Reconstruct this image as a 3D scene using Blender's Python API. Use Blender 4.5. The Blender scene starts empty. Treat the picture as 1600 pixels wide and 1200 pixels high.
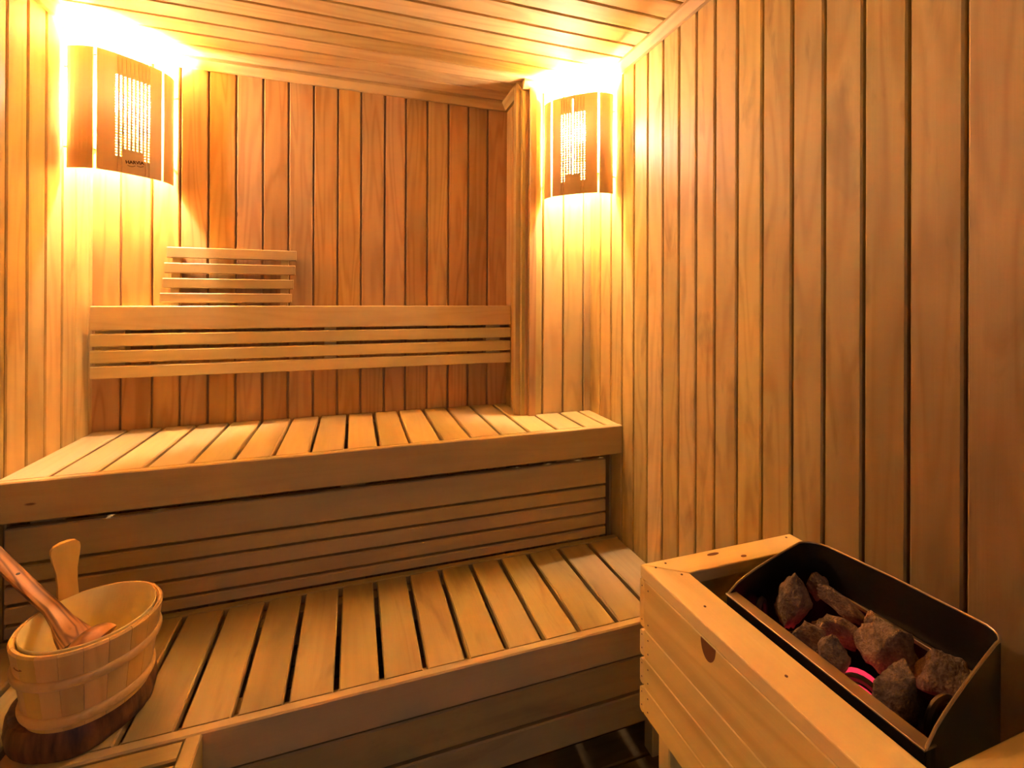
import bpy, bmesh, math, random
from mathutils import Vector, Matrix, noise
random.seed(11)
PI = math.pi
scene = bpy.context.scene
COL = scene.collection
ZC = 1.25                      # camera height above the floor; heights below are given from the camera's level

# ------------------------------------------------------------------ camera, world, exposure
cam_data = bpy.data.cameras.new('camera')
cam = bpy.data.objects.new('camera', cam_data); COL.objects.link(cam)
cam_data.sensor_width = 36.0
cam_data.lens = 733.2 / 1600 * 36
cam_data.shift_y = -(600 - 467.1) / 1600
cam_data.clip_start = 0.02
cam.matrix_world = (Matrix.Translation((0, 0, ZC)) @ Matrix.Rotation(-0.3253, 4, 'Z')
                    @ Matrix.Rotation(PI / 2 + 0.0011, 4, 'X') @ Matrix.Rotation(0.0038, 4, 'Z'))
scene.camera = cam
world = bpy.data.worlds.new('world'); scene.world = world; world.use_nodes = True
world.node_tree.nodes['Background'].inputs[0].default_value = (0.45, 0.50, 0.75, 1)   # the dim hall outside the glass door
world.node_tree.nodes['Background'].inputs[1].default_value = 0.05
scene.view_settings.view_transform = 'Standard'
scene.view_settings.look = 'None'
scene.view_settings.gamma = 1
scene.view_settings.exposure = 2.95
scene.view_settings.use_curve_mapping = False
scene.cycles.max_bounces = 16
scene.cycles.diffuse_bounces = 10
scene.cycles.glossy_bounces = 4
scene.cycles.sample_clamp_indirect = 30.0
BULB = 430.0
BULB_COL = (1.0, 0.75, 0.66)
# daylight of the hall that comes in through the glass door behind the photographer
hl = bpy.data.lights.new('hall_daylight', 'AREA'); hl.shape = 'RECTANGLE'; hl.size = 1.3; hl.size_y = 1.7
hl.energy = 0.30; hl.color = (0.85, 0.55, 0.60)
hlo = bpy.data.objects.new('hall_daylight', hl); COL.objects.link(hlo)
hlo.location = (-0.05, -0.75, 1.0); hlo.rotation_euler = (PI / 2, 0, 0)
hlo.matrix_world = Matrix.Translation((-0.05, -0.78, 1.0)) @ Matrix.Rotation(PI / 2, 4, 'X')

# ------------------------------------------------------------------ materials
def mat(name):
    m = bpy.data.materials.new(name); m.use_nodes = True
    return m, m.node_tree, m.node_tree.nodes, m.node_tree.links, m.node_tree.nodes['Principled BSDF']

def math_node(nt, op, a, b=None, c=None):
    n = nt.nodes.new('ShaderNodeMath'); n.operation = op
    for i, v in enumerate((a, b, c)):
        if v is None: continue
        if isinstance(v, (int, float)): n.inputs[i].default_value = v
        else: nt.links.new(v, n.inputs[i])
    return n.outputs[0]

def mixc(nt, fac, a, b, blend='MIX'):
    n = nt.nodes.new('ShaderNodeMix'); n.data_type = 'RGBA'; n.blend_type = blend
    if isinstance(fac, (int, float)): n.inputs[0].default_value = fac
    else: nt.links.new(fac, n.inputs[0])
    for i, v in ((6, a), (7, b)):
        if isinstance(v, tuple): n.inputs[i].default_value = (*v, 1)
        else: nt.links.new(v, n.inputs[i])
    return n.outputs[2]

def wood(name, light, dark, gain=1.0, tone=0.22, grain=0.55, rough=0.5, knots=0.8, stain=0.0, ring=46.0, spec=0.35, bump=0.12, fine=0.16, brown_zone=0.0, ws=11.0):
    """Sawn board. Attribute gc = (along the grain, across, thickness), rnd = the board's own number."""
    light, dark = (tuple(min(.95, c * k * gain) for c, k in zip(q, (.86, 1.12, .98))) for q in (light, dark))
    m, nt, N, L, bs = mat(name)
    at = N.new('ShaderNodeAttribute'); at.attribute_name = 'gc'
    rn = N.new('ShaderNodeAttribute'); rn.attribute_name = 'rnd'
    sp = N.new('ShaderNodeSeparateXYZ'); L.new(at.outputs['Vector'], sp.inputs[0])
    r = rn.outputs['Fac']
    def coords(sx, sy, sz, k):
        cb = N.new('ShaderNodeCombineXYZ')
        L.new(math_node(nt, 'MULTIPLY_ADD', sp.outputs[0], sx, math_node(nt, 'MULTIPLY', r, k * 37.0)), cb.inputs[0])
        L.new(math_node(nt, 'MULTIPLY_ADD', sp.outputs[1], sy, math_node(nt, 'MULTIPLY', r, k * 91.0)), cb.inputs[1])
        L.new(math_node(nt, 'MULTIPLY', sp.outputs[2], sz), cb.inputs[2])
        return cb.outputs[0]
    def noise_n(vec, scale, detail=2.0, dist=0.0):
        n = N.new('ShaderNodeTexNoise'); n.inputs['Scale'].default_value = scale
        n.inputs['Detail'].default_value = detail; n.inputs['Distortion'].default_value = dist
        L.new(vec, n.inputs['Vector']); return n.outputs['Fac']
    big = noise_n(coords(1.3, ws, ws, 1.0), 1.0, 1.5, 0.25)
    rings = math_node(nt, 'SINE', math_node(nt, 'MULTIPLY', big, ring))
    rings = math_node(nt, 'MULTIPLY_ADD', rings, 0.5, 0.5)
    rings = math_node(nt, 'POWER', rings, 2.2)
    fib = noise_n(coords(7.0, 260.0, 260.0, 0.7), 1.0, 2.0)
    blot = noise_n(coords(3.0, 14.0, 14.0, 0.4), 1.0, 3.0)
    rings = math_node(nt, 'MULTIPLY', rings, math_node(nt, 'MULTIPLY_ADD', blot, 1.1, 0.1))
    c = mixc(nt, math_node(nt, 'MULTIPLY', rings, grain), light, dark)
    mid = tuple(0.5 * (a + b) for a, b in zip(light, dark))
    c = mixc(nt, math_node(nt, 'MULTIPLY', fib, fine * 2), c, mid)
    # board to board difference
    hs = N.new('ShaderNodeHueSaturation'); L.new(c, hs.inputs['Color'])
    L.new(math_node(nt, 'MULTIPLY_ADD', r, tone * 1.6, 1 - tone * 0.9), hs.inputs['Value'])
    L.new(math_node(nt, 'MULTIPLY_ADD', math_node(nt, 'FRACT', math_node(nt, 'MULTIPLY', r, 7.3)), 0.014, 0.493), hs.inputs['Hue'])
    L.new(math_node(nt, 'MULTIPLY_ADD', math_node(nt, 'FRACT', math_node(nt, 'MULTIPLY', r, 13.7)), 0.14, 0.93), hs.inputs['Saturation'])
    c = hs.outputs[0]
    c = mixc(nt, math_node(nt, 'MULTIPLY', math_node(nt, 'SUBTRACT', blot, 0.42), 0.9), c, dark)
    if knots:
        v = N.new('ShaderNodeTexVoronoi'); v.inputs['Scale'].default_value = 1.0
        L.new(coords(2.6, 9.0, 4.0, 2.0), v.inputs['Vector'])
        s2 = N.new('ShaderNodeSeparateColor'); L.new(v.outputs['Color'], s2.inputs[0])
        gate = math_node(nt, 'LESS_THAN', s2.outputs[0], 0.30 * knots)
        k = N.new('ShaderNodeMapRange'); k.inputs[1].default_value = 0.035; k.inputs[2].default_value = 0.018
        L.new(v.outputs['Distance'], k.inputs[0])
        kk = math_node(nt, 'MULTIPLY', k.outputs[0], gate)
        c = mixc(nt, math_node(nt, 'MULTIPLY', kk, 0.8), c, (0.10, 0.035, 0.012))
    if stain:
        sn = noise_n(coords(4.0, 16.0, 16.0, 0.9), 1.0, 4.0, 0.6)
        st = N.new('ShaderNodeMapRange'); st.inputs[1].default_value = 0.56; st.inputs[2].default_value = 0.78
        L.new(sn, st.inputs[0])
        c = mixc(nt, math_node(nt, 'MULTIPLY', st.outputs[0], stain), c, (0.09, 0.055, 0.02))
    if brown_zone:          # browner boards towards the heater's place on the wall
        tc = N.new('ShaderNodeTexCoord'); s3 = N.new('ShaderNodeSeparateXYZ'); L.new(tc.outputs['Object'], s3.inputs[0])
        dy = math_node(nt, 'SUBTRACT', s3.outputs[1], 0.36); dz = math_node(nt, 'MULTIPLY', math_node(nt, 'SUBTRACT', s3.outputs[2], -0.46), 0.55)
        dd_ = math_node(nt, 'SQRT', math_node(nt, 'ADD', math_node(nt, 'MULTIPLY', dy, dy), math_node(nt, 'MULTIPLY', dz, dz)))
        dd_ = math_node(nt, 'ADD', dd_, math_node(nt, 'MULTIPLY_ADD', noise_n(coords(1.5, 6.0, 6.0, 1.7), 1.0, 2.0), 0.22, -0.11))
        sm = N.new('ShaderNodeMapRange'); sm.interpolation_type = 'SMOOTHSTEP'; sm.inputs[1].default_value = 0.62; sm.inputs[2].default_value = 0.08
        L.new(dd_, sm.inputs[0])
        c = mixc(nt, math_node(nt, 'MULTIPLY', sm.outputs[0], brown_zone), c, (0.16, 0.065, 0.015))
    L.new(c, bs.inputs['Base Color'])
    bs.inputs['Roughness'].default_value = rough
    bs.inputs['Specular IOR Level'].default_value = spec
    b = N.new('ShaderNodeBump'); b.inputs['Strength'].default_value = bump; b.inputs['Distance'].default_value = 0.002
    L.new(math_node(nt, 'ADD', math_node(nt, 'MULTIPLY', rings, 0.5), fib), b.inputs['Height'])
    L.new(b.outputs[0], bs.inputs['Normal'])
    return m

WALL = wood('wall_panelling', (0.66, 0.310, 0.114), (0.40, 0.152, 0.044), tone=0.13, grain=0.75, rough=0.55, spec=0.3, ws=15.0)
WALLR = wood('wall_panelling_worn', (0.78, 0.455, 0.190), (0.48, 0.225, 0.075), tone=0.16, grain=0.6, rough=0.55, spec=0.28, stain=0.6, brown_zone=0.75)
WALLL = wood('side_panelling', (0.70, 0.41, 0.170), (0.46, 0.215, 0.070), tone=0.15, grain=0.6, rough=0.55, spec=0.3, knots=0.5)
CEIL = wood('ceiling_panelling', (0.68, 0.385, 0.160), (0.44, 0.20, 0.07), tone=0.12, grain=0.6, rough=0.6, spec=0.25, knots=0.3)
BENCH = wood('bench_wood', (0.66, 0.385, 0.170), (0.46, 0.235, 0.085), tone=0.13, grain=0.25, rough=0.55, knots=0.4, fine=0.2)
BACK = wood('backrest_wood', (0.84, 0.52, 0.230), (0.62, 0.33, 0.12), tone=0.10, grain=0.35, rough=0.5, knots=0.2, fine=0.2)
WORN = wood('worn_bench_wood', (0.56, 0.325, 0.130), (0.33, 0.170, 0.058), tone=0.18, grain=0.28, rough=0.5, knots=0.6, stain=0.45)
PINE = wood('fresh_pine', (0.98, 0.56, 0.215), (0.70, 0.35, 0.11), gain=1.14, tone=0.08, grain=0.6, rough=0.45, knots=0.0, ring=34)
VENEER = wood('lamp_veneer', (0.62, 0.33, 0.13), (0.50, 0.25, 0.09), tone=0.03, grain=0.2, rough=0.5, knots=0, bump=0.02)
STAVE = wood('bucket_stave', (0.86, 0.44, 0.15), (0.52, 0.23, 0.06), tone=0.13, grain=0.5, rough=0.42, knots=0.5)
LINER = wood('bucket_liner', (0.98, 0.66, 0.34), (0.86, 0.53, 0.25), tone=0.02, grain=0.15, rough=0.4, knots=0)
OLIVE = wood('ladle_wood', (0.56, 0.20, 0.050), (0.07, 0.016, 0.004), tone=0.05, grain=1.15, rough=0.38, knots=0, ring=75, ws=34.0, spec=0.5)
FLOORM = wood('floor_duckboard', (0.20, 0.10, 0.035), (0.10, 0.045, 0.015), tone=0.2, grain=0.4, rough=0.25, knots=0.3, spec=0.6)

def plain(name, col, rough=0.5, metal=0.0, spec=0.5, emit=None, strength=0.0):
    m, nt, N, L, bs = mat(name)
    n = N.new('ShaderNodeTexNoise'); n.inputs['Scale'].default_value = 40; n.inputs['Detail'].default_value = 4
    cr = mixc(nt, n.outputs['Fac'], tuple(c * 0.82 for c in col), tuple(min(1, c * 1.18) for c in col))
    L.new(cr, bs.inputs['Base Color'])
    bs.inputs['Roughness'].default_value = rough; bs.inputs['Metallic'].default_value = metal
    bs.inputs['Specular IOR Level'].default_value = spec
    if emit:
        bs.inputs['Emission Color'].default_value = (*emit, 1); bs.inputs['Emission Strength'].default_value = strength
    return m
BULBM = plain('glowing_bulb', (0.9, 0.9, 0.9), emit=BULB_COL, strength=BULB)
CERAMIC = plain('lamp_holder_ceramic', (0.75, 0.70, 0.62), 0.4)
DARKSTEEL = plain('dark_sheet_steel', (0.035, 0.026, 0.018), 0.42, 0.75)
EDGESTEEL = plain('worn_steel_edge', (0.50, 0.34, 0.17), 0.38, 0.85)
BLACK = plain('black_heater_casing', (0.012, 0.010, 0.009), 0.5, 0.2)
COILM = plain('dark_heating_tube', (0.10, 0.065, 0.04), 0.45, 0.6)
COILHOT = plain('glowing_heating_tube', (0.10, 0.02, 0.02), 0.5, 0.0, emit=(1.0, 0.030, 0.075), strength=0.16)
NAILM = plain('brown_nail_head', (0.13, 0.05, 0.02), 0.5, 0.3)
KNOTM = plain('pine_knot', (0.22, 0.075, 0.02), 0.5)
INK = plain('burnt_logo', (0.05, 0.015, 0.005), 0.9, spec=0.1)
CONCRETE = plain('dark_floor', (0.035, 0.022, 0.014), 0.35)

def stone_mat():
    m, nt, N, L, bs = mat('rough_sauna_stone')
    tc = N.new('ShaderNodeTexCoord')
    n = N.new('ShaderNodeTexNoise'); n.inputs['Scale'].default_value = 38; n.inputs['Detail'].default_value = 8; n.inputs['Roughness'].default_value = 0.65
    L.new(tc.outputs['Object'], n.inputs['Vector'])
    n2 = N.new('ShaderNodeTexNoise'); n2.inputs['Scale'].default_value = 240; n2.inputs['Detail'].default_value = 4
    L.new(tc.outputs['Object'], n2.inputs['Vector'])
    r = N.new('ShaderNodeValToRGB'); L.new(n.outputs['Fac'], r.inputs[0])
    e = r.color_ramp.elements
    e[0].position = 0.33; e[0].color = (0.06, 0.032, 0.014, 1); e[1].position = 0.64; e[1].color = (0.42, 0.25, 0.115, 1)
    c = mixc(nt, math_node(nt, 'MULTIPLY', n2.outputs['Fac'], 0.6), r.outputs[0], (0.22, 0.14, 0.08))
    L.new(c, bs.inputs['Base Color']); bs.inputs['Roughness'].default_value = 0.85
    b = N.new('ShaderNodeBump'); b.inputs['Strength'].default_value = 0.9; b.inputs['Distance'].default_value = 0.005
    L.new(math_node(nt, 'ADD', n.outputs['Fac'], n2.outputs['Fac']), b.inputs['Height']); L.new(b.outputs[0], bs.inputs['Normal'])
    return m
STONE = stone_mat()

def bark_mat():
    m, nt, N, L, bs = mat('dark_log_slab')
    tc = N.new('ShaderNodeTexCoord')
    mp = N.new('ShaderNodeMapping'); mp.inputs['Scale'].default_value = (60, 60, 12); L.new(tc.outputs['Object'], mp.inputs[0])
    n = N.new('ShaderNodeTexNoise'); n.inputs['Scale'].default_value = 1; n.inputs['Detail'].default_value = 6; L.new(mp.outputs[0], n.inputs['Vector'])
    r = N.new('ShaderNodeValToRGB'); L.new(n.outputs['Fac'], r.inputs[0]); e = r.color_ramp.elements
    e[0].position = 0.35; e[0].color = (0.045, 0.016, 0.006, 1); e[1].position = 0.7; e[1].color = (0.20, 0.075, 0.022, 1)
    L.new(r.outputs[0], bs.inputs['Base Color']); bs.inputs['Roughness'].default_value = 0.6
    b = N.new('ShaderNodeBump'); b.inputs['Strength'].default_value = 0.5; b.inputs['Distance'].default_value = 0.004
    L.new(n.outputs['Fac'], b.inputs['Height']); L.new(b.outputs[0], bs.inputs['Normal'])
    return m
BARK = bark_mat()

# the thin lamp veneer lets a little light through
_nt = VENEER.node_tree; _tr = _nt.nodes.new('ShaderNodeBsdfTranslucent'); _tr.inputs[0].default_value = (.90, .62, .38, 1)
_mx = _nt.nodes.new('ShaderNodeMixShader'); _mx.inputs[0].default_value = 0.055
_nt.links.new(_nt.nodes['Principled BSDF'].outputs[0], _mx.inputs[1]); _nt.links.new(_tr.outputs[0], _mx.inputs[2])
_nt.links.new(_mx.outputs[0], _nt.nodes['Material Output'].inputs[0])

# ------------------------------------------------------------------ mesh helpers
class MB:
    """Collects shapes with grain coordinates; build() links them as one mesh object. Heights from the camera's level."""
    def __init__(s): s.v = []; s.f = []; s.gc = []; s.rn = []; s.sm = []
    def add(s, verts, faces, gcs, rnd, smooth=False):
        o = len(s.v)
        s.v += [tuple(x) for x in verts]; s.gc += [tuple(x) for x in gcs]; s.rn += [rnd] * len(verts)
        s.f += [tuple(i + o for i in f) for f in faces]; s.sm += [smooth] * len(faces)
    def board(s, x0, x1, y0, y1, z0, z1, grain='x', ch=0.002, rnd=None):
        """A board with its long edges chamfered, cut square at the ends."""
        if rnd is None: rnd = random.random()
        ax = 'xyz'.index(grain); lo = (x0, y0, z0); hi = (x1, y1, z1)
        a, b = [i for i in range(3) if i != ax]
        if hi[b] - lo[b] > hi[a] - lo[a]: w, t = b, a
        else: w, t = a, b
        c = min(ch, 0.3 * (hi[w] - lo[w]), 0.3 * (hi[t] - lo[t]))
        prof = [(lo[w] + c, lo[t]), (hi[w] - c, lo[t]), (hi[w], lo[t] + c), (hi[w], hi[t] - c), (hi[w] - c, hi[t]), (lo[w] + c, hi[t]), (lo[w], hi[t] - c), (lo[w], lo[t] + c)]
        vs, gs = [], []
        for e in (lo[ax], hi[ax]):
            for p, q in prof:
                c3 = [0, 0, 0]; c3[ax] = e; c3[w] = p; c3[t] = q
                vs.append(c3); gs.append((e, p - lo[w], q - lo[t]))
        fs = [(i, (i + 1) % 8, 8 + (i + 1) % 8, 8 + i) for i in range(8)] + [tuple(range(7, -1, -1)), tuple(range(8, 16))]
        s.add(vs, fs, gs, rnd)
    def rings(s, rows, gcs, rnd=0.5, closed=True, cap0=True, cap1=True, smooth=True):
        n = len(rows[0]); vs = [p for r in rows for p in r]; g = [p for r in gcs for p in r]; fs = []
        for i in range(len(rows) - 1):
            for j in range(n if closed else n - 1):
                k = (j + 1) % n
                fs.append((i * n + j, i * n + k, (i + 1) * n + k, (i + 1) * n + j))
        if cap0: fs.append(tuple(range(n - 1, -1, -1)))
        if cap1: fs.append(tuple(range((len(rows) - 1) * n, len(rows) * n)))
        s.add(vs, fs, g, rnd, smooth)
    def tube(s, pts, r, n=10, rnd=0.5):
        pts = [Vector(p) for p in pts]; rows, gs = [], []; d = 0; up = None
        for i, p in enumerate(pts):
            t = (pts[min(i + 1, len(pts) - 1)] - pts[max(i - 1, 0)]).normalized()
            if up is None: up = t.orthogonal().normalized()
            up = (up - t * up.dot(t)).normalized(); sd = t.cross(up)
            rr = r[i] if isinstance(r, (list, tuple)) else r
            if i: d += (p - pts[i - 1]).length
            rows.append([p + (up * math.cos(2 * PI * k / n) + sd * math.sin(2 * PI * k / n)) * rr for k in range(n)])
            gs.append([(d, rr * math.cos(2 * PI * k / n), rr * math.sin(2 * PI * k / n)) for k in range(n)])
        s.rings(rows, gs, rnd)
    def lathe(s, prof, c, n=48, rnd=0.5, a0=0.0, a1=2 * PI):
        """prof: closed outline of (radius, z); turned about the vertical through c."""
        full = abs(a1 - a0 - 2 * PI) < 1e-6
        steps = n if full else n + 1
        rows, gs = [], []
        for k in range(steps):
            a = a0 + (a1 - a0) * k / n
            rows.append([(c[0] + r * math.cos(a), c[1] + r * math.sin(a), z) for r, z in prof])
            gs.append([(z, r * (a - a0), r) for r, z in prof])
        if full: rows.append(rows[0]); gs.append(gs[0])
        s.rings(rows, gs, rnd, closed=True, cap0=not full, cap1=not full)
    def disc(s, c, nrm, r, t, n=12, rnd=0.5):
        nrm = Vector(nrm).normalized(); u = nrm.orthogonal().normalized(); w = nrm.cross(u); c = Vector(c)
        rows = [[c + nrm * h + (u * math.cos(2 * PI * k / n) + w * math.sin(2 * PI * k / n)) * r for k in range(n)] for h in (0, t)]
        s.rings(rows, rows, rnd, smooth=False)
    def build(s, name, m, parent=None, origin=(0, 0, 0), weld=False):
        me = bpy.data.meshes.new(name)
        ox, oy, oz = origin
        me.from_pydata([(x - ox, y - oy, z - oz) for x, y, z in s.v], [], s.f)
        a = me.attributes.new('gc', 'FLOAT_VECTOR', 'POINT'); a.data.foreach_set('vector', [c for g in s.gc for c in g])
        b = me.attributes.new('rnd', 'FLOAT', 'POINT'); b.data.foreach_set('value', s.rn)
        me.polygons.foreach_set('use_smooth', s.sm)
        bm = bmesh.new(); bm.from_mesh(me)
        if weld: bmesh.ops.remove_doubles(bm, verts=bm.verts, dist=1e-5)
        bmesh.ops.recalc_face_normals(bm, faces=bm.faces); bm.to_mesh(me); bm.free()
        me.materials.append(m); me.update()
        if any(s.sm): me.set_sharp_from_angle(angle=math.radians(35))
        o = bpy.data.objects.new(name, me); COL.objects.link(o)
        if parent is not None:
            o.parent = parent
            # parts are given in room coordinates; hang them under the thing's base
            o.location = (-parent_pos[parent.name][0] + ox, -parent_pos[parent.name][1] + oy, -parent_pos[parent.name][2] + oz + ZC)
            parent_pos[o.name] = (ox, oy, oz + ZC)
        else:
            o.location = (ox, oy, oz + ZC); parent_pos[o.name] = (ox, oy, oz + ZC)
        return o
parent_pos = {}

def one_board(name, m, *a, parent=None, **k):
    b = MB(); b.board(*a, **k); return b.build(name, m, parent)

def thing(name, label, cat, loc, group=None):
    o = bpy.data.objects.new(name, None); COL.objects.link(o); o.empty_display_size = 0.05
    o.location = (loc[0], loc[1], loc[2] + ZC); parent_pos[o.name] = (loc[0], loc[1], loc[2] + ZC)
    o['label'] = label; o['category'] = cat
    if group: o['group'] = group
    return o

def tag(o, label, cat, group=None):
    o['label'] = label; o['category'] = cat
    if group: o['group'] = group
    return o

def struct(mb, name, m, parent=None):
    o = mb.build(name, m, parent)
    if parent is None: o['kind'] = 'structure'
    return o

# ------------------------------------------------------------------ the room
XL, XR, YB, XJ, YJ, YF = -0.7936, 0.8746, 1.8546, 0.6007, 1.637, -0.55
FL, CE = -1.25, 0.808
GAP = 0.0055

def seams_fill(known, lo, hi, pitch):
    s = sorted(known)
    while s[0] - pitch > lo + 0.01: s.insert(0, s[0] - pitch)
    while s[-1] + pitch < hi - 0.01: s.append(s[-1] + pitch)
    return [lo] + [q for q in s if lo + 0.004 < q < hi - 0.004] + [hi]

def panel_wall(name, axis, plane, sign, lo, hi, seams, m, z0=FL, z1=CE, holes=()):
    """Tongue and groove boards standing on a wall; axis along which they follow each other, sign the side they face."""
    mb = MB(); e = seams_fill(seams, lo, hi, 0.0765)
    T = 0.014
    for i in range(len(e) - 1):
        a, b = e[i] + (GAP / 2 if i else -.013), e[i + 1] - (GAP / 2 if i < len(e) - 2 else -.013)
        zz0, zz1 = z0, z1
        p0, p1 = sorted((plane, plane - sign * T))
        for (za, zb) in holes_cut(holes, a, b, zz0, zz1):
            if axis == 'x': mb.board(a, b, p0, p1, za, zb, 'z', ch=0.003)
            else: mb.board(p0, p1, a, b, za, zb, 'z', ch=0.003)
    # tongue layer behind the boards
    p0, p1 = sorted((plane - sign * T * 0.97, plane - sign * (T + 0.025)))
    for (h0, h1, za, zb) in (backing(holes, lo, hi, z0, z1)):
        if axis == 'x': mb.board(h0, h1, p0, p1, za, zb, 'z', ch=0, rnd=0.3)
        else: mb.board(p0, p1, h0, h1, za, zb, 'z', ch=0, rnd=0.3)
    return struct(mb, name, m)

def holes_cut(holes, a, b, z0, z1):
    for (h0, h1, hz0, hz1) in holes:
        if a > h0 - 0.02 and b < h1 + 0.02: return [(hz1, z1)] if hz0 <= z0 else [(z0, hz0), (hz1, z1)]
    return [(z0, z1)]

def backing(holes, lo, hi, z0, z1):
    if not holes: return [(lo - .03, hi + .03, z0, z1)]
    h0, h1, hz0, hz1 = holes[0]
    return [(lo - .03, h0, z0, z1), (h1, hi + .03, z0, z1), (h0, h1, hz1, z1)]

panel_wall('wall_back', 'x', YB, -1, XL, XJ, [-.72, -.634, -.555, -.473, -.39, -.306, -.224, -.141, -.058, .024, .11, .189, .272, .356, .437, .518], WALL)
panel_wall('wall_left', 'y', XL, 1, YF, YB, [1.762, 1.69, 1.613, 1.537, 1.46], WALLL)
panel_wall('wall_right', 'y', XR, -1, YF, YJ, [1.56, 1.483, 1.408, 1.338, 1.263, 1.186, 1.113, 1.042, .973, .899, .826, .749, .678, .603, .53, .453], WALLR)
panel_wall('wall_back_right', 'x', YJ, -1, XJ, XR + 0.02, [.674, .759, .845], WALLL)
panel_wall('wall_inner_right', 'y', XJ, -1, YJ + 0.012, YB, [1.71, 1.785], WALL)
DX0, DX1, DZ1 = -0.70, 0.78, 0.72
panel_wall('wall_front', 'x', YF, 1, XL, XR, [DX0, DX1], WALL, holes=((DX0, DX1, FL, DZ1),))
# unseen glass door behind the camera, made wide to cut the bounce light
mb = MB()
for a in ((DX0, DX0 + .045, FL, DZ1, 'z'), (DX1 - .045, DX1, FL, DZ1, 'z'), (DX0 + .045, DX1 - .045, DZ1 - .045, DZ1, 'x'), (DX0 + .045, DX1 - .045, FL, FL + .03, 'x')):
    mb.board(a[0], a[1], YF - .045, YF - 0.002, a[2], a[3], a[4])
door = struct(mb, 'door_1', PINE)
gm, gnt, gN, gL, gb = mat('door_glass')
gtr = gN.new('ShaderNodeBsdfTransparent'); ggl = gN.new('ShaderNodeBsdfGlossy'); ggl.inputs['Roughness'].default_value = 0.02
gtr.inputs[0].default_value = (0.92, 0.95, 0.95, 1)
gfr = gN.new('ShaderNodeFresnel'); gmx = gN.new('ShaderNodeMixShader')
gL.new(gfr.outputs[0], gmx.inputs[0]); gL.new(gtr.outputs[0], gmx.inputs[1]); gL.new(ggl.outputs[0], gmx.inputs[2])
gL.new(gmx.outputs[0], gN['Material Output'].inputs[0])
one_board('glass_pane', gm, DX0 + .045, DX1 - .045, YF - .028, YF - .020, FL + .03, DZ1 - .045, 'z', parent=door, ch=0)

# ceiling boards run along the benches
mb = MB(); ys = [1.063 + .0758 * k for k in range(-22, 11)]
ys = [YF - 0.03] + [y for y in ys if YF < y < YB - 0.01] + [YB + 0.02]
for i in range(len(ys) - 1):
    mb.board(XL - 0.02, XR + 0.02, ys[i] + 0.0028, ys[i + 1] - 0.0028, CE, CE + 0.012, 'x', ch=0.003)
mb.board(XL - 0.03, XR + 0.03, YF - 0.04, YB + 0.03, CE + 0.009, CE + 0.035, 'x', ch=0, rnd=0.3)
struct(mb, 'ceiling', CEIL)
# floor: dark wet boards
mb = MB(); y = YF
while y < YB:
    mb.board(XL, XR, y + .003, y + .089, FL - .02, FL, 'x', ch=.003); y += .092
mb.board(XL - 0.03, XR + 0.03, YF - 0.04, YB + 0.03, FL - 0.05, FL - .015, 'x', ch=0, rnd=.1)
struct(mb, 'floor', FLOORM)

# cornice strips
def strip(name, p, q, nx, ny):
    """triangular-ish strip along p-q in the corner of wall and ceiling; (nx,ny) points into the room"""
    mb = MB(); W = 0.030
    prof = [(0.0005, 0), (W, 0), (W, -0.008), (0.012, -W), (0.0005, -W)]
    rows, gs = [], []
    dx, dy = q[0] - p[0], q[1] - p[1]; ln = math.hypot(dx, dy)
    for e in (0, 1):
        rows.append([(p[0] + dx * e + nx * a, p[1] + dy * e + ny * a, CE - 0.0005 + b) for a, b in prof])
        gs.append([(ln * e, a, b) for a, b in prof])
    mb.rings(rows, gs, random.random(), smooth=False)
    return struct(mb, name, CEIL)
strip('trim_1', (XL, YB), (XJ, YB), 0, -1)
strip('trim_2', (XL, YF), (XL, YB), 1, 0)
strip('trim_3', (XR, YF), (XR, YJ), -1, 0)
strip('trim_4', (XJ - 0.012, YJ), (XR, YJ), 0, -1)
strip('trim_5', (XJ, YJ), (XJ, YB), -1, 0)

# ------------------------------------------------------------------ upper bench
ZU, ZL = -0.43, -0.8246
ub = thing('upper_bench', 'upper slatted wooden bench spanning the alcove below the long backrest', 'bench', (0.05, 1.62, FL))
ug = [-.7936, -.694, -.598, -.502, -.403, -.304, -.208, -.115, -.020, .072, .162, .256, .349, .447, .541, .641, .742, .822, .8746]
mb = MB()
for i in range(len(ug) - 1):
    a, b = ug[i] + (0.002 if i == 0 else 0.0048), ug[i + 1] - (0.002 if i == len(ug) - 2 else 0.0048)
    if a < XJ - .02 < b:
        mb.board(a, b, YF + 1.976, YJ - 0.003, ZU - 0.024, ZU, 'y', ch=0.003)
        mb.board(a, XJ - 0.004, YJ - 0.003, YB - 0.003, ZU - 0.024, ZU, 'y', ch=0.003, rnd=0.5)
    else:
        mb.board(a, b, 1.426, (YB if b < XJ else YJ) - 0.003, ZU - 0.024, ZU, 'y', ch=0.003)
mb.build('seat_slats', BENCH, ub)
one_board('front_board', BENCH, XL + .002, XR - .002, 1.403, 1.425, -0.526, ZU + 0.0005, 'x', parent=ub, ch=0.003, rnd=0.35)
mb = MB()
mb.board(XL + .002, XR - .002, 1.43, 1.465, -0.512, ZU - 0.0245, 'x'); mb.board(XL + .002, XJ - .004, YB - .045, YB - .006, -0.512, ZU - 0.0245, 'x')
mb.build('support_beams', BENCH, ub)
for x in (-0.72, 0.0, 0.697):
    one_board('support_post', BENCH, x - .036, x + .036, 1.478, 1.512, FL, -0.455, 'z', parent=ub)
for x in (-0.74, 0.55):
    one_board('support_post', BENCH, x - .02, x + .02, YB - .09, YB - .05, FL, -0.455, 'z', parent=ub)
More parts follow.
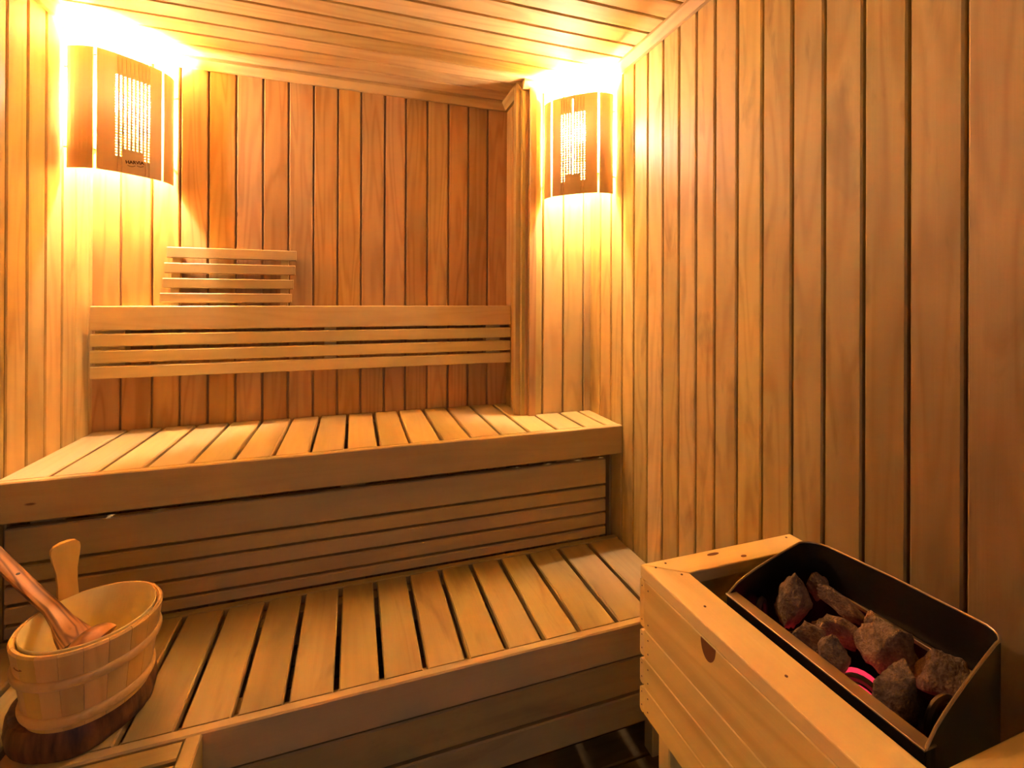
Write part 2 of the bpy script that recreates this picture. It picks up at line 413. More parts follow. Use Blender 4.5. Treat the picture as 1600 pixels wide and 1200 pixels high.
# slatted front under the seat
one_board('riser_board', BENCH, XL + .004, 0.838, 1.452, 1.474, -0.643, -0.556, 'x', parent=ub, ch=0.003, rnd=0.25)
mb = MB()
for z0, z1 in ((-.691, -.650), (-.739, -.698), (-.786, -.746), (-.822, -.793)):
    mb.board(XL + .004, 0.838, 1.452, 1.474, z0, z1, 'x', ch=0.003, rnd=0.2 + 0.3 * random.random())
mb.build('riser_slats', BENCH, ub)

# ------------------------------------------------------------------ lower bench
lb = thing('lower_bench', 'lower slatted wooden bench carrying the bucket, with a dark boarded front', 'bench', (0.05, 1.23, FL))
lg = [-.7936, -.695, -.600, -.505, -.412, -.317, -.221, -.128, -.032, .062, .156, .251, .347, .441, .537, .644, .753, .8746]
mb = MB()
for i in range(len(lg) - 1):
    a, b = lg[i] + (0.002 if i == 0 else 0.0058), lg[i + 1] - (0.002 if i == len(lg) - 2 else 0.0058)
    mb.board(a, b, 1.0535, 1.4245, ZL - 0.024, ZL, 'y', ch=0.003)
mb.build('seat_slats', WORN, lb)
one_board('front_board', BENCH, XL + .002, XR - .002, 1.031, 1.053, -0.908, ZL + 0.0005, 'x', parent=lb, ch=0.003, rnd=0.3)
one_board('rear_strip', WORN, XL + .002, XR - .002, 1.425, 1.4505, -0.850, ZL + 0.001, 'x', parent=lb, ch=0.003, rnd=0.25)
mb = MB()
mb.board(-.262, XR - .002, 1.038, 1.056, -1.004, -.9175, 'x', ch=0.003, rnd=0.05)  # lowest board tones, put into the colour for the shade below the seat
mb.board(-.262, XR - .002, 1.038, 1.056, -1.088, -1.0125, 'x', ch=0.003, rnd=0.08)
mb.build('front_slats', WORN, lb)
mb = MB()
mb.board(XL + .002, XR - .002, 1.0565, 1.09, -0.90, ZL - 0.0245, 'x'); mb.board(XL + .002, XR - .002, 1.39, 1.424, -0.90, ZL - 0.0245, 'x')
mb.build('support_beams', BENCH, lb)
for x in (-.22, 0.3, 0.80):
    one_board('leg', BENCH, x - .022, x + .022, 1.092, 1.13, FL + 0.0, ZL - 0.0245, 'z', parent=lb)
for x in (-.70, -.22, 0.3, 0.80):
    one_board('leg', BENCH, x - .022, x + .022, 1.352, 1.388, FL + 0.0, ZL - 0.0245, 'z', parent=lb)

# ------------------------------------------------------------------ side bench at the left
sb = thing('side_bench', 'low slatted side bench joining the lower bench at the left corner of the picture', 'bench', (-0.5, 0.7, FL))
mb = MB(); y = 1.027
for w in (0.048, 0.085, 0.085, 0.085, 0.085, 0.085, 0.085):
    mb.board(XL + .004, -0.2985, y - w + 0.009, y, ZL - 0.024, ZL - 0.001, 'x', ch=0.003); y -= w
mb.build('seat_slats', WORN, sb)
y_end = y + 0.009
one_board('edge_board', BENCH, -0.297, -0.268, y_end, 1.029, -0.912, ZL, 'y', parent=sb, ch=0.003, rnd=0.5)
mb = MB()
for z0, z1 in ((-1.005, -.918), (-1.10, -1.011)): mb.board(-0.292, -0.272, y_end, 1.026, z0, z1, 'y', ch=0.003)
mb.build('side_slats', BENCH, sb)
for x, yy in ((-.32, 1.0), (-.32, y_end + .02), (-.75, y_end + .02), (-.75, 1.0)):
    one_board('leg', BENCH, x - .02, x + .02, yy - .02, yy + .02, FL, ZL - 0.0245, 'z', parent=sb)

# ------------------------------------------------------------------ long backrest
br = thing('long_backrest', 'long slatted backrest fixed along the back wall above the upper bench', 'backrest', (-0.09, 1.83, -0.25))
one_board('top_board', BACK, XL + .022, XJ - .003, 1.79, 1.811, -0.102, -0.025, 'x', parent=br, ch=0.003, rnd=0.55)
mb = MB()
for z0, z1 in ((-.1525, -.1125), (-.2035, -.1645), (-.2525, -.2135)):
    mb.board(XL + .022, XJ - .003, 1.79, 1.811, z0, z1, 'x', ch=0.003, rnd=0.45 + 0.2 * random.random())
mb.build('slats', BACK, br)
for x0, x1 in ((XL + .024, -.690), (-0.10, -0.06), (.50, .56)):
    one_board('wall_bracket', BACK, x0, x1, 1.8115, YB - .0005, -0.245, -0.0365, 'z', parent=br, rnd=0.5)
one_board('top_cover', BACK, XL + .024, XJ - .003, 1.8115, YB - .0005, -.0360, -.0262, 'x', parent=br, rnd=0.5)  # unseen cover added to keep the slat gaps dark; carries the headrest

# ------------------------------------------------------------------ small headrest standing behind the long backrest
hr = thing('headrest', 'small slatted headrest leaning on the back wall on top of the long backrest', 'headrest', (-0.39, 1.83, -0.026))
mb = MB()
for k, (zb, zt, xa, xb) in enumerate(((.134, .170, -.585, -.194), (.083, .117, -.589, -.198), (.033, .066, -.592, -.202), (-.015, .017, -.597, -.207))):
    yy = 1.806 + 0.024 * (zt + .015) / .185
    mb.board(xa, xb, yy - 0.001, yy + 0.012, zb, zt, 'x', ch=0.0025)
mb.build('slats', BENCH, hr)
for xa, xb in ((-.572, -.548), (-.245, -.221)):
    mb = MB(); rows, gs = [], []
    for z in (-.0258, .03, .10, .16):
        yy = 1.819 + 0.024 * (z + .015) / .185
        rows.append([(xa, yy, z), (xb, yy, z), (xb, min(yy + .022, YB - .001), z), (xa, min(yy + .022, YB - .001), z)])
        gs.append([(z, 0, 0), (z, .024, 0), (z, .024, .02), (z, 0, .02)])
    mb.rings(rows, gs, 0.4, smooth=False); mb.build('upright', BENCH, hr)

# ------------------------------------------------------------------ corner lamps
def lamp(cx, cy, ux, vx, label, broken=False, logo=False):
    """cx,cy: the corner; ux: +1/-1 the way along the back wall into the room. The shade is symmetric about the corner's diagonal."""
    L_ = thing('corner_lamp', label, 'lamp', (cx + ux * .08, cy - .08, .37), 'wooden corner lamps')
    def W(a, b): return (cx + ux * a, cy - b)         # a along the back wall, b along the side wall
    z0, z1 = .375, .726
    P0, P1, P2, P3 = (.010, .165), (.082, .184), (.209, .068), (.220, .007)
    if not logo: P0, P1, P2, P3 = (.008, .178), (.066, .180), (.190, .058), (.198, .008)
    def plate(p, q, name, bow=0.0):
        mb = MB(); d = Vector((q[0] - p[0], q[1] - p[1])); ln = d.length; d /= ln; n = Vector((d.y, -d.x))
        if n.dot(Vector((1, 1))) < 0: n = -n
        rows, gs = [], []
        K = 6
        for i in range(K + 1):
            t = i / K; h = bow * 4 * t * (1 - t); c = Vector(p) + d * ln * t + n * h
            pts = [c + n * .002, c - n * .002]
            rows.append([(*W(*pts[0]), z0), (*W(*pts[0]), z1), (*W(*pts[1]), z1), (*W(*pts[1]), z0)])
            gs.append([(z0, ln * t, 0), (z1, ln * t, 0), (z1, ln * t, .004), (z0, ln * t, .004)])
        mb.rings(rows, gs, 0.5, smooth=False)
        return mb.build(name, VENEER, L_)
    plate(P0, (P1[0] - .004, P1[1] - .001), 'side_panel', .004)
    plate((P2[0] + .001, P2[1] - .004), P3, 'side_panel', .004)
    # middle panel: vertical grooves on the face, crossing ones behind, open where they meet
    p, q = Vector((P1[0] + .003, P1[1] - .002)), Vector((P2[0] - .002, P2[1] + .003))
    d = (q - p); ln = d.length; d /= ln; n = Vector((d.y, -d.x))
    if n.dot(Vector((1, 1))) < 0: n = -n
    if ux < 0 : pass
    mb = MB(); BOW = .010
    def pt(s, dep, z):
        t = s / ln; c = p + d * s + n * (BOW * 4 * t * (1 - t) + dep); return (*W(*c), z)
    def blk(s0, s1, d0, d1, za, zb, rnd=.5, K=1):
        rows, gs = [], []
        for i in range(K + 1):
            s = s0 + (s1 - s0) * i / K
            rows.append([pt(s, d0, za), pt(s, d0, zb), pt(s, d1, zb), pt(s, d1, za)])
            gs.append([(za, s, d0), (zb, s, d0), (zb, s, d1), (za, s, d1)])
        mb.rings(rows, gs, rnd, smooth=False)
    F, B, H = .004, -.001, .0015                       # face, back, half depth
    c0, c1, NC = .25 * ln, .815 * ln, 9
    pitch = (c1 - c0) / NC; gw = pitch * .50
    zt, zl, zm = z1 - .062, z0 + .048, z0 + .070       # holes: top, bottom of the outer columns, of the middle ones
    e0 = c0; e1 = c1 - pitch + gw
    blk(0, e0, B, F, z0, z1, K=3); blk(e1, ln, B, F, z0, z1, K=3)
    blk(e0, e1, B, F - .0015, z1 - .012, z1, K=4)
    cols = [(c0 + pitch * i, c0 + pitch * i + gw) for i in range(NC)]
    # closed ends of the grooves above and below the holes
    if broken:
        blk(e0, cols[4][0], B, H, zt, z1 - .012, K=2); blk(cols[4][1], e1, B, H, zt, z1 - .012, K=2)
    else: blk(e0, e1, B, H, zt, z1 - .012, K=4)
    blk(e0, cols[1][1], B, H, z0, zl); blk(cols[NC - 2][0], e1, B, H, z0, zl)
    for i, (a, b) in enumerate(cols):
        if i: blk(cols[i - 1][1], a, H, F, zt - .002, z1) if not (broken and i in (4, 5) and False) else None
        low = zl if i in (0, 1, NC - 2, NC - 1) else zm
        whole = broken and i == 4
        # vertical bar to the right of the column
        if i < NC - 1:
            lowbar = z0 if i in (0, NC - 2) else zm
            blk(b, cols[i + 1][0], H, F, lowbar, zt - .002)
        # crossing bars
        hp = .0085
    if True:
        z = zl + .0052
        while z < zt - .004:
            segs = [(e0, e1)]
            if z < zm: segs = [(cols[0][0], cols[1][1]), (cols[NC - 2][0], cols[NC - 1][1])]
            if broken:
                s2 = []
                for a, b in segs:
                    if a < cols[4][0] < b: s2 += [(a, cols[4][0]), (cols[4][1], b)]
                    else: s2.append((a, b))
                segs = s2
            for a, b in segs: blk(a, b, B, H, z, z + .0034, K=3)
            z += hp
    blk(cols[1][1], cols[NC - 2][0], B, F, z0, zm, K=3)
    panel = mb.build('perforated_panel', VENEER, L_)
    if logo:
        lm = MB()
        cu = bpy.data.curves.new('burnt_logo', 'FONT'); cu.body = 'HARVIA'; cu.size = .0135; cu.offset = .0004; cu.extrude = .0002; cu.align_x = 'CENTER'
        to = bpy.data.objects.new('tmp', cu); COL.objects.link(to)
        bpy.context.view_layer.update()
        me = bpy.data.meshes.new_from_object(to.evaluated_get(bpy.context.evaluated_depsgraph_get())); bpy.data.objects.remove(to)
        s_mid = (c0 + c1 - pitch + gw) / 2 + .004; c = pt(s_mid, F + .0004, z0 + .033)
        # little swoosh under the word
        bm = bmesh.new(); bm.from_mesh(me)
        for (x0, x1, yy, bow_) in ((-.020, .000, -.006, -.003), (.004, .022, -.0055, -.003)):
            for k in range(8):
                a = x0 + (x1 - x0) * k / 8; b = x0 + (x1 - x0) * (k + 1) / 8
                fa = bow_ * math.sin(PI * k / 8); fb = bow_ * math.sin(PI * (k + 1) / 8)
                vs = [bm.verts.new(v) for v in ((a, yy + fa, 0), (b, yy + fb, 0), (b, yy + fb + .0016, 0), (a, yy + fa + .0016, 0))]
                bm.faces.new(vs)
        bm.to_mesh(me); bm.free()
        ex = Vector((ux * d.x, -d.y, 0)); nz = Vector((ux * n.x, -n.y, 0)); up = Vector((0, 0, 1))
        M = Matrix((ex, up, nz)).transposed().to_4x4()
        if (ex.cross(up)).dot(nz) < 0: ex = -ex; M = Matrix((ex, up, nz)).transposed().to_4x4()
        ang = Matrix.Rotation(math.radians(9), 4, 'Z')
        me.transform(Matrix.Translation(Vector(c)) @ M @ ang)
        me.name = 'burnt_logo'; me.materials.clear(); me.materials.append(INK)
        o = bpy.data.objects.new('burnt_logo', me); COL.objects.link(o); o.parent = panel
        pp = parent_pos[panel.name]; o.location = (-pp[0], -pp[1], -pp[2] + ZC)
    # back plate in the corner, holder and bulb
    mb = MB()
    mb.board(*sorted((cx + ux * .001, cx + ux * .012)), cy - .10, cy - .001, z0 + .10, z0 + .28, 'z'); mb.build('back_plate', VENEER, L_)
    bx, by = W(.085, .085); bz = .61
    mb = MB(); mb.lathe([(.0, bz - .10), (.022, bz - .10), (.022, bz - .045), (.0, bz - .045)], (bx, by), 20); holder = mb.build('lamp_holder', CERAMIC, L_, weld=True)
    a = Vector(W(.013, .05)); 
    mb = MB(); mb.tube([(a.x, a.y, bz - .09), ((a.x + bx) / 2, (a.y + by) / 2, bz - .093), (bx, by, bz - .09)], .007); mb.build('holder_arm', CERAMIC, holder)
    mb = MB(); prof = []
    for k in range(9):
        t = -PI / 2 + PI * k / 8; prof.append((.030 * math.cos(t) * (1 if t > -.6 else .75), bz + .034 * math.sin(t)))
    mb.lathe(prof, (bx, by), 16); mb.build('light_bulb', BULBM, holder, weld=True)
    # short struts that tie the shade to the walls
    for (a, b) in (((P0[0] - .008, P0[1]), (P0[0] + .012, P0[1] - .002)), ((P3[0] - .003, .0005), (P3[0] - .003, .012))):
        for z in (z0 + .06, z1 - .06):
            A, Bq = W(*a), W(*b)
            mb = MB(); mb.tube([(*A, z), (*Bq, z)], .003, 6); mb.build('fixing_peg', VENEER, L_)
    return L_
lamp(XL, YB, 1, 1, 'wooden corner lamp with a burnt logo, over the left end of the long backrest', logo=True)
lamp(XR, YJ, -1, 1, 'wooden corner lamp by the right wall with one missing slat and no logo', broken=True)

# ------------------------------------------------------------------ log slab, bucket, ladle
def blob_disc(c, r, z0, z1, n=72, seed=3, amp=.09):
    mb = MB(); rows, gs = [], []
    for z, s in ((z0, .96), (z0 + .006, 1.0), ((z0 + z1) / 2, 1.03), (z1 - .005, 1.0), (z1, .97)):
        row = []
        for k in range(n):
            a = 2 * PI * k / n
            w = 1 + amp * noise.noise(Vector((math.cos(a) * 1.3, math.sin(a) * 1.3, seed))) + .02 * noise.noise(Vector((math.cos(a) * 9, math.sin(a) * 9, seed + z * 40)))
            row.append((c[0] + r * s * w * math.cos(a), c[1] + r * s * w * math.sin(a), z))
        rows.append(row); gs.append(row)
    mb.rings(rows, gs)
    return mb
slab = blob_disc((-.503, 1.158), .112, ZL + .0005, ZL + .056).build('log_slab', BARK, None, origin=(-.503, 1.158, ZL))
tag(slab, 'dark bark-edged slab of log under the bucket on the lower bench', 'log slab')

BC = (-.4845, 1.134); BZ0, BZ1 = ZL + .0565, -.620
bk = thing('water_bucket', 'wooden stave bucket with a paddle handle standing on the log slab', 'bucket', (BC[0], BC[1], BZ0))
def rad(z): return .0925 + (.1135 - .0925) * (z - BZ0) / (BZ1 - BZ0)
mb = MB(); NS = 20
for k in range(NS):
    a0, a1 = 2 * PI * k / NS + .003, 2 * PI * (k + 1) / NS - .003
    pr = []
    zs = [BZ0, BZ0 + .05, BZ0 + .1, BZ1 - .004]
    pr = [(rad(z), z) for z in zs] + [(rad(BZ1) - .003, BZ1), (rad(BZ1) - .007, BZ1), (rad(BZ1) - .010, BZ1 - .003)] + [(rad(BZ0) - .010, BZ0)]
    mb.lathe(pr, BC, 4, rnd=random.random(), a0=a0, a1=a1)
staves = mb.build('staves', STAVE, bk)
mb = MB(); mb.lathe([(.001, BZ0 + .012), (rad(BZ0) - .009, BZ0 + .012), (rad(BZ0) - .009, BZ0 + .02), (.001, BZ0 + .02)], BC, 40); mb.build('base', STAVE, bk)
for f, w in ((.62, .018), (.13, .020)):
    z = BZ0 + (BZ1 - BZ0) * f; pr = []
    for k in range(9):
        t = -PI / 2 + PI * k / 8; pr.append((rad(z + w / 2 * math.sin(t)) + .001 + .0055 * math.cos(t), z + w / 2 * math.sin(t)))
    pr += [(rad(z + w / 2) - .001, z + w / 2), (rad(z - w / 2) - .001, z - w / 2)]
    mb = MB(); mb.lathe(pr, BC, 64, rnd=.6)
    mb.build('hoop', STAVE, bk, weld=True)
mb = MB()
zi = BZ0 + .024
mb.lathe([(.001, zi), (rad(zi) - .0135, zi), (rad(BZ1) - .0135, BZ1 + .0015), (rad(BZ1) - .0125, BZ1 + .003), (rad(BZ1) - .0115, BZ1 + .0015), (rad(zi) - .0115, zi - .002), (.001, zi - .002)], BC, 64, rnd=.5)
mb.build('liner', LINER, bk, weld=True)
# paddle handle: a long stave that stands above the rim at the far left
ah = math.radians(133); er = Vector((math.cos(ah), math.sin(ah), 0)); et = Vector((-math.sin(ah), math.cos(ah), 0))
mb = MB(); out = []
for z, w in ((-.03, .017), (.0, .0165), (.03, .0155), (.055, .0165), (.08, .0215), (.095, .0235), (.103, .0225), (.109, .0175), (.112, .009)):
    out.append((w, z))
rows, gs = [], []
for w, z in out:
    zz = BZ1 + z; rr = rad(zz) - .006; c = Vector((BC[0], BC[1], zz)) + er * rr
    row = []
    for (s, dpt) in ((-w, -.005), (-w * .6, -.0062), (w * .6, -.0062), (w, -.005), (w, .004), (w * .6, .0055), (-w * .6, .0055), (-w, .004)):
        row.append(c + et * s + er * dpt)
    rows.append(row); gs.append([(zz, s, 0) for s in (-w, -w * .6, w * .6, w, w, w * .6, -w * .6, -w)])
mb.rings(rows, gs, .8, smooth=True); mb.build('paddle_handle', STAVE, bk)
# knot in the front stave
ak = math.radians(-128)
kz = BZ0 + (BZ1 - BZ0) * .82
mb = MB(); rows = []
er2 = Vector((math.cos(ak), math.sin(ak), 0)); et2 = Vector((-math.sin(ak), math.cos(ak), 0))
c = Vector((BC[0], BC[1], kz)) + er2 * (rad(kz) - .0006)
for s_, h in ((1, 0), (.9, .0008)):
    rows.append([c + er2 * (h - .00045 * (math.cos(2 * PI * k / 16) ** 2) * 1.2) + et2 * (.013 * s_ * math.cos(2 * PI * k / 16)) + Vector((0, 0, .0028 * s_ * math.sin(2 * PI * k / 16))) for k in range(16)])
mb.rings(rows, rows); mb.build('knot', KNOTM, staves)

ld = thing('ladle', 'reddish grained wooden ladle leaning in the bucket', 'ladle', (-.46, 1.10, -.70))
# path of the handle from outside the picture down to the neck, then the scoop
path = [((-.765, 1.348, -.546), .016, .006), ((-.700, 1.289, -.567), .0155, .006), ((-.660, 1.253, -.580), .0155, .006), ((-.598, 1.197, -.600), .0145, .007), ((-.558, 1.162, -.612), .0145, .008), ((-.530, 1.134, -.624), .017, .009), ((-.510, 1.116, -.637), .024, .010), ((-.494, 1.106, -.650), .030, .007)]
mb = MB(); rows, gs = [], []; dd = 0
side = Vector((.58, .81, 0)).normalized()
for i, (p, w, t) in enumerate(path):
    p = Vector(p); a = Vector(path[max(i - 1, 0)][0]); b = Vector(path[min(i + 1, len(path) - 1)][0]); tg = (b - a).normalized()
    up = tg.cross(side).normalized(); sd = up.cross(tg).normalized()
    if i: dd += (p - Vector(path[i - 1][0])).length
    row, g = [], []
    for k in range(16):
        an = 2 * PI * k / 16; ca, sa = math.cos(an), math.sin(an)
        row.append(p + sd * w * math.copysign(abs(ca) ** .7, ca) + up * t * math.copysign(abs(sa) ** .7, sa)); g.append((dd, w * ca, t * sa))
    rows.append(row); gs.append(g)
mb.rings(rows, gs, .3); lh = mb.build('ladle_handle', OLIVE, ld)
# black disc for the dark inside of the hole near the handle's end
p = Vector((-.660, 1.253, -.580)); upn = (Vector((-.598, 1.197, -.600)) - Vector((-.700, 1.289, -.567))).normalized().cross(side).normalized()
if upn.z < 0: upn = -upn
mb = MB(); mb.disc(p + upn * .0058, upn, .0035, .0007, 14); mb.build('hanging_hole', BLACK, lh)
# scoop: an open half shell
mb = MB(); ctr = Vector((-.468, 1.098, -.664)); ax = Vector((.70, -.25, -.66)).normalized()   # way the mouth faces
e1 = Vector((.58, .81, 0)); e1 = (e1 - ax * e1.dot(ax)).normalized(); e2 = ax.cross(e1)
rows, gs = [], []
for (rr0, inner) in ((1.0, False), (.86, True)):
    seq = range(1, 10) if not inner else range(9, 0, -1)
    for k in seq:
        t = PI / 2 * k / 9; row, g = [], []
        for j in range(32):
            an = 2 * PI * j / 32
            q = ctr + (e1 * .046 * math.cos(an) + e2 * .034 * math.sin(an)) * math.sin(t) * rr0 - ax * .034 * math.cos(t) * rr0
            row.append(q); g.append((q.x * .6 + q.z, .35 * (q.y + .3 * q.z), .2 * q.x))
        rows.append(row); gs.append(g)
mb.rings(rows, gs, .3); mb.build('scoop', OLIVE, ld)

# ------------------------------------------------------------------ wooden guard round the heater
GZ, GB = -.476, -.735
gx0, gx1, gy0, gy1 = .491, .846, .262, .727
gd = thing('heater_guard', 'pale pine fence with nailed boards round the heater by the right wall', 'heater guard', (.67, .5, FL))
rows_z = [(-.5825, GZ - .0225), (-.6335, -.5855), (-.6845, -.6365), (GB, -.6875)]
# the top boards stand on edge and carry flat rails
def pboard(name, *a, **k): return one_board(name, PINE, *a, parent=gd, **k)
def rail(name, pts, rnd):
    mb = MB(); z0, z1 = GZ - .022, GZ
    vs = [(x, y, z) for z in (z0, z1) for x, y in pts]; n = len(pts)
    xs = [p[0] for p in pts]; ys_ = [p[1] for p in pts]
    alongx = (max(xs) - min(xs)) > (max(ys_) - min(ys_))
    g = [((x, y, z) if alongx else (y, x, z)) for x, y, z in vs]
    fs = [tuple(range(n)), tuple(range(n, 2 * n))] + [(i, (i + 1) % n, n + (i + 1) % n, n + i) for i in range(n)]
    mb.add(vs, fs, g, rnd); o = mb.build(name, PINE, gd)
    m = o.modifiers.new('soft edge', 'BEVEL'); m.width = .0022; m.segments = 2; m.limit_method = 'ANGLE'
    return o
RW = .066
fr = rail('front_rail', [(gx0, gy0), (gx0 + RW, gy0 + .05), (gx0 + RW, gy1 - .05), (gx0, gy1)], .6)
er_ = rail('end_rail', [(gx0 + .0008, gy1), (gx0 + RW + .0008, gy1 - .05), (gx1, gy1 - .05), (gx1, gy1)], .75)
rail('end_rail', [(gx0 + .0008, gy0), (gx0 + RW + .0008, gy0 + .05), (gx1, gy0 + .05), (gx1, gy0)], .5)
fbs = []
for i, (z0, z1) in enumerate(rows_z):
    fb = pboard('front_board', gx0, gx0 + .018, gy0 + .0125, gy1 - .0125, z0 - (.0022 if i < 3 else 0), z1, 'y', ch=.0012, rnd=.35 + .15 * i); fbs.append(fb)
    for y0, y1 in ((gy1 - .012, gy1), (gy0, gy0 + .012)):
        pboard('end_board', gx0, gx1, y0, y1, z0 + (.0 if i else 0), z1 - (.0045 if i else 0), 'x', ch=.003, rnd=.5 + .1 * i)
for x, y in ((gx0 + .019, gy1 - .058), (gx0 + .019, gy0 + .013), (gx1 - .03, gy1 - .045), (gx1 - .03, gy0 + .013)):
    pboard('leg', x - (.0 if x < .6 else 0), x + .030, y, y + .030, FL + (0.0 if x > .9 else 0), GZ - .0225, 'z', ch=.002, rnd=.5)
# nails and knots
def nail(c, n, r, on):
    mb = MB(); mb.disc(c, n, r, .0011, 8); mb.build('nail_head', NAILM, on)
for (z0, z1), fb in zip(rows_z, fbs):
    for z in (z0 + .012, z1 - .012):
        nail((gx0 + .0006, gy1 - .024, z), (-1, 0, 0), .0014, fb); nail((gx0 + .0006, gy1 - .006, z), (-1, 0, 0), .0012, fb)
for x, y in ((gx0 + .02, gy1 - .018), (gx0 + .045, gy1 - .012), (.825, gy1 - .01), (.835, gy1 - .036), (gx0 + .05, gy1 - .050), (gx0 + .028, .595), (gx0 + .030, .452)):
    nail((x, y, GZ - .0004), (0, 0, 1), .0020, fr if x < gx0 + .06 and y < gy1 - .013 else er_)
def knot(c, rx, ry, nrm, on, flat=False):
    mb = MB(); c = Vector(c); rows = []
    for h in (-.0006, .0006):
        row = []
        for k in range(20):
            a = (PI + PI * k / 19) if flat else 2 * PI * k / 20
            u, w = rx * math.cos(a), ry * math.sin(a)
            if abs(nrm[0]) > .5: row.append((c.x + h * nrm[0], c.y + u, c.z + w))
            else: row.append((c.x + u, c.y + w, c.z + h))
        rows.append(row)
    mb.rings(rows, rows, smooth=False); mb.build('knot', KNOTM, on)
knot((gx0, .556, GZ - .0235), .015, .026, (-1, 0, 0), fbs[0], flat=True)
knot((.640, gy1 - .014, GZ), .013, .0035, (0, 0, 1), er_)
knot((.690, gy1 - .037, GZ), .006, .003, (0, 0, 1), er_)

# ------------------------------------------------------------------ the heater
ht = thing('sauna_heater', 'black electric sauna heater holding stones, with curved dark steel back plate', 'heater', (.68, .46, FL))
hx0, hx1, hy0, hy1 = .586, .774, .330, .606
TB = -.560
mb = MB()
mb.board(hx0 - .006, hx1 + .004, hy0 + .004, hy1 - .004, FL + .10, TB - .006, 'z', ch=.002); mb.build('casing', BLACK, ht)
for x, y in ((hx0 + .03, hy0 + .03), (hx1 - .03, hy0 + .03), (hx0 + .03, hy1 - .03), (hx1 - .03, hy1 - .03)):
    mb = MB(); mb.tube([(x, y, FL), (x, y, FL + .101)], .012); mb.build('foot', BLACK, ht)
mb = MB()
mb.board(hx0 - .006, hx1 + .003, hy0 + .004, hy1 - .004, TB - .006, TB, 'x', ch=.001); mb.build('stone_tray', DARKSTEEL, ht)
# folded front lip
mb = MB(); mb.board(hx0 - .014, hx0 + .004, hy0, hy1, TB - .03, GZ + .001, 'y', ch=.001)
tf = mb.build('tray_front', DARKSTEEL, ht)
mb = MB(); mb.board(hx0 - .0155, hx0 + .0045, hy0 - .001, hy1 + .001, GZ + .001, GZ + .0035, 'y', ch=.0005)
mb.build('front_lip', EDGESTEEL, tf)
# back plate: a sheet bent round the far end, the back and the near end; its top edge climbs from the front lip to the back
plan = [(hx0 - .012, hy1)]
n_side = 8
path2 = []
xb = .757
for k in range(n_side): t = k / n_side; path2.append((hx0 - .012 + (xb - .035 - hx0 + .012) * t, hy1 - .004 * t, t))
for k in range(7):
    a = PI / 2 * k / 6; path2.append((xb - .035 + .035 * math.sin(a), hy1 - .004 - .035 + .035 * math.cos(a), 1))
path2 += [(xb + .008, .48, 1)]
for k in range(7):
    a = PI / 2 * k / 6; path2.append((xb + .008 - .030 + .030 * math.cos(a) + .002, hy0 + .020 + .030 - .030 * math.sin(a), 1))
for k in range(1, n_side + 1): t = 1 - k / n_side; path2.append((hx0 - .012 + (xb - .020 - hx0 + .012) * t, hy0 + .020 * t, t))
zlow, zhigh = GZ + .002, -.413
def ztop(t): return zlow + (zhigh - zlow) * (t ** .68)
mb = MB(); rows = []; edge = []
for i, (x, y, t) in enumerate(path2):
    x0_, y0_, _ = path2[max(i - 1, 0)]; x1_, y1_, _ = path2[min(i + 1, len(path2) - 1)]
    tx, ty = x1_ - x0_, y1_ - y0_; l = math.hypot(tx, ty); nx, ny = -ty / l * .0011, tx / l * .0011
    zt_ = ztop(t)
    rows.append([(x + nx, y + ny, TB), (x + nx, y + ny, zt_), (x - nx, y - ny, zt_), (x - nx, y - ny, TB)])
    edge.append((x, y, zt_))
mb.rings(rows, rows, smooth=True); bp = mb.build('back_plate', DARKSTEEL, ht)
mb = MB(); mb.tube(edge, .0016, 8); mb.build('plate_edge', EDGESTEEL, bp)
mb = MB(); mb.board(xb - .001, xb + .006, hy0 + .03, hy1 - .04, -.486, -.480, 'y', ch=.0005); mb.build('inner_ledge', EDGESTEEL, ht)

def coil(x, y, r, top, m, dirx=1.0, diry=0.0, name='heating_coil'):
    pts = []
    for sgn, k in [(-1, i) for i in range(4)]:
        pts.append((x - dirx * r, y - diry * r, TB + (top - r - TB) * k / 4))
    for k in range(13):
        a = PI - PI * k / 12; pts.append((x + dirx * r * math.cos(a), y + diry * r * math.cos(a), top - r + r * math.sin(a)))
    for k in range(3, -1, -1): pts.append((x + dirx * r, y + diry * r, TB + (top - r - TB) * k / 4))
    mb = MB(); mb.tube(pts, .0065 if m is COILHOT else .0050, 8); return mb.build(name, m, ht)
coil(.668, .356, .025, -.484, COILM); coil(.678, .372, .025, -.482, COILM)
coil(.626, .434, .021, -.508, COILHOT, .30, -.95); coil(.638, .438, .024, -.500, COILM, .30, -.95); coil(.650, .446, .023, -.504, COILHOT, .30, -.95)
coil(.628, .592, .013, -.486, COILM, .8, .3); coil(.640, .540, .016, -.520, COILHOT, .8, .3)

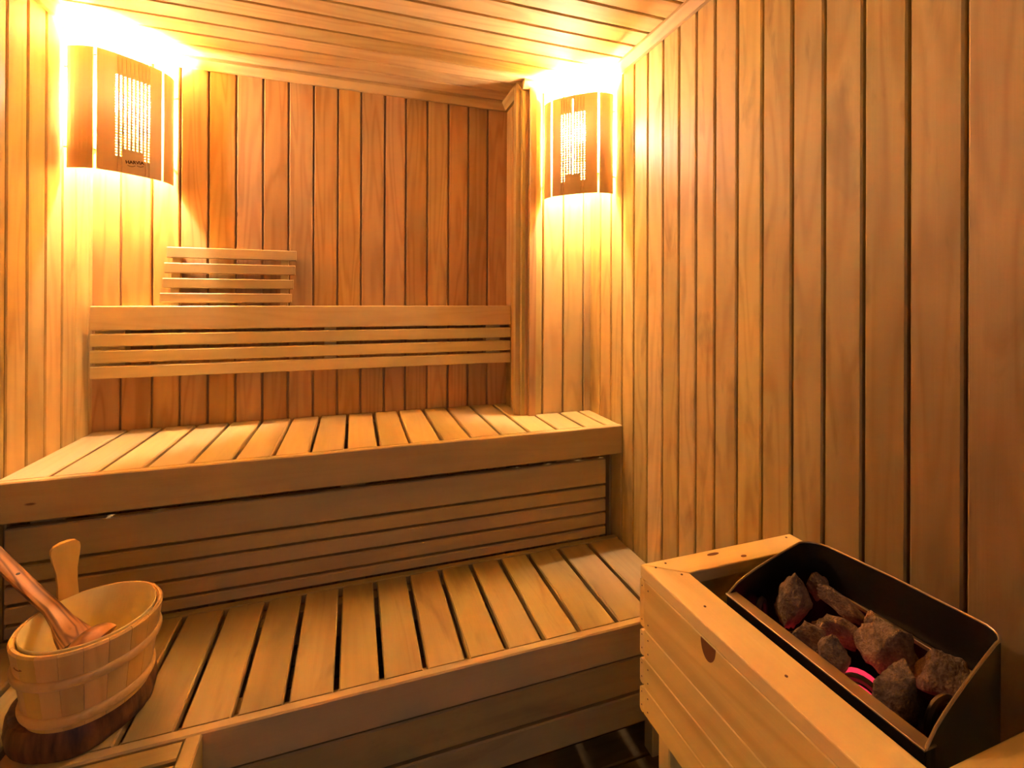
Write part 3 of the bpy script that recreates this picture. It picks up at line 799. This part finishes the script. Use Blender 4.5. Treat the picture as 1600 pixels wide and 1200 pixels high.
# stones
def stone(cx, cy, cz, sx, sy, sz, seed, label, tilt=(0, 0, 0)):
    rg = random.Random(seed); bm = bmesh.new()
    for k in range(16):
        v = Vector((rg.gauss(0, 1), rg.gauss(0, 1), rg.gauss(0, 1))).normalized()
        bm.verts.new((v.x * rg.uniform(.85, 1.05), v.y * rg.uniform(.85, 1.05), v.z * rg.uniform(.85, 1.05)))
    bmesh.ops.convex_hull(bm, input=bm.verts)
    for v in [v for v in bm.verts if not v.link_faces]: bm.verts.remove(v)
    bmesh.ops.triangulate(bm, faces=bm.faces)
    bmesh.ops.subdivide_edges(bm, edges=bm.edges, cuts=3, use_grid_fill=True)
    bmesh.ops.smooth_vert(bm, verts=bm.verts, factor=.15, use_axis_x=True, use_axis_y=True, use_axis_z=True)
    bmesh.ops.subdivide_edges(bm, edges=bm.edges, cuts=1, use_grid_fill=True)
    lo = [min(v.co[i] for v in bm.verts) for i in range(3)]; hi = [max(v.co[i] for v in bm.verts) for i in range(3)]
    for v in bm.verts:
        p = v.co.copy()
        d = .13 * noise.fractal(p * 1.8 + Vector((seed, 0, 0)), 0.8, 2.0, 5) + .05 * noise.noise(p * 8 + Vector((seed, 3, 0)))
        q = Vector([2 * (p[i] - lo[i]) / (hi[i] - lo[i]) - 1 for i in range(3)]) * (1 + d)
        v.co = Vector((q.x * sx / 2, q.y * sy / 2, q.z * sz / 2))
    bmesh.ops.rotate(bm, verts=bm.verts, cent=(0, 0, 0), matrix=Matrix.Rotation(tilt[2], 3, 'Z') @ Matrix.Rotation(tilt[1], 3, 'Y') @ Matrix.Rotation(tilt[0], 3, 'X'))
    me = bpy.data.meshes.new('sauna_stone'); bm.to_mesh(me); bm.free()
    for p in me.polygons: p.use_smooth = True
    me.materials.append(STONE); o = bpy.data.objects.new('sauna_stone', me); COL.objects.link(o)
    o.location = (cx, cy, cz + ZC)
    return tag(o, label, 'stone', 'stones in the heater')
D = math.radians
STONES = [
    (.660, .561, -.473, .060, .050, .092, 5, 'large upright sauna stone nearest the far left end of the heater', (0, D(8), D(20))),
    (.725, .570, -.470, .034, .034, .044, 9, 'smallest round sauna stone at the far end against the steel plate', (0, 0, 0)),
    (.728, .526, -.474, .082, .032, .036, 17, 'flat sauna stone along the steel back plate beyond the pale wedge', (D(20), D(15), D(-62))),
    (.680, .500, -.487, .070, .034, .040, 21, 'pale wedge-shaped sauna stone in the middle of the heater', (0, D(5), D(-60))),
    (.634, .510, -.494, .050, .034, .042, 33, 'small stone lying between the front lip and the pale wedge', (0, D(10), D(-50))),
    (.619, .468, -.490, .036, .036, .078, 42, 'narrow pointed sauna stone at the front lip left of the glow', (D(10), D(12), D(-30))),
    (.704, .446, -.478, .084, .054, .068, 52, 'biggest dark brown sauna stone in the middle against the back', (D(10), D(10), D(-55))),
    (.640, .398, -.496, .062, .044, .096, 63, 'tall rough sauna stone at the front lip right of the glow', (D(0), D(0), D(-20))),
    (.728, .397, -.490, .066, .036, .064, 71, 'long yellowish sauna stone at the near right end of the heater', (D(-5), D(8), D(-68))),
    (.738, .484, -.486, .040, .026, .046, 88, 'reddish brown sauna stone squeezed between the biggest one and the back plate', (D(8), 0, D(-60))),
]
for s_ in STONES: stone(*s_)
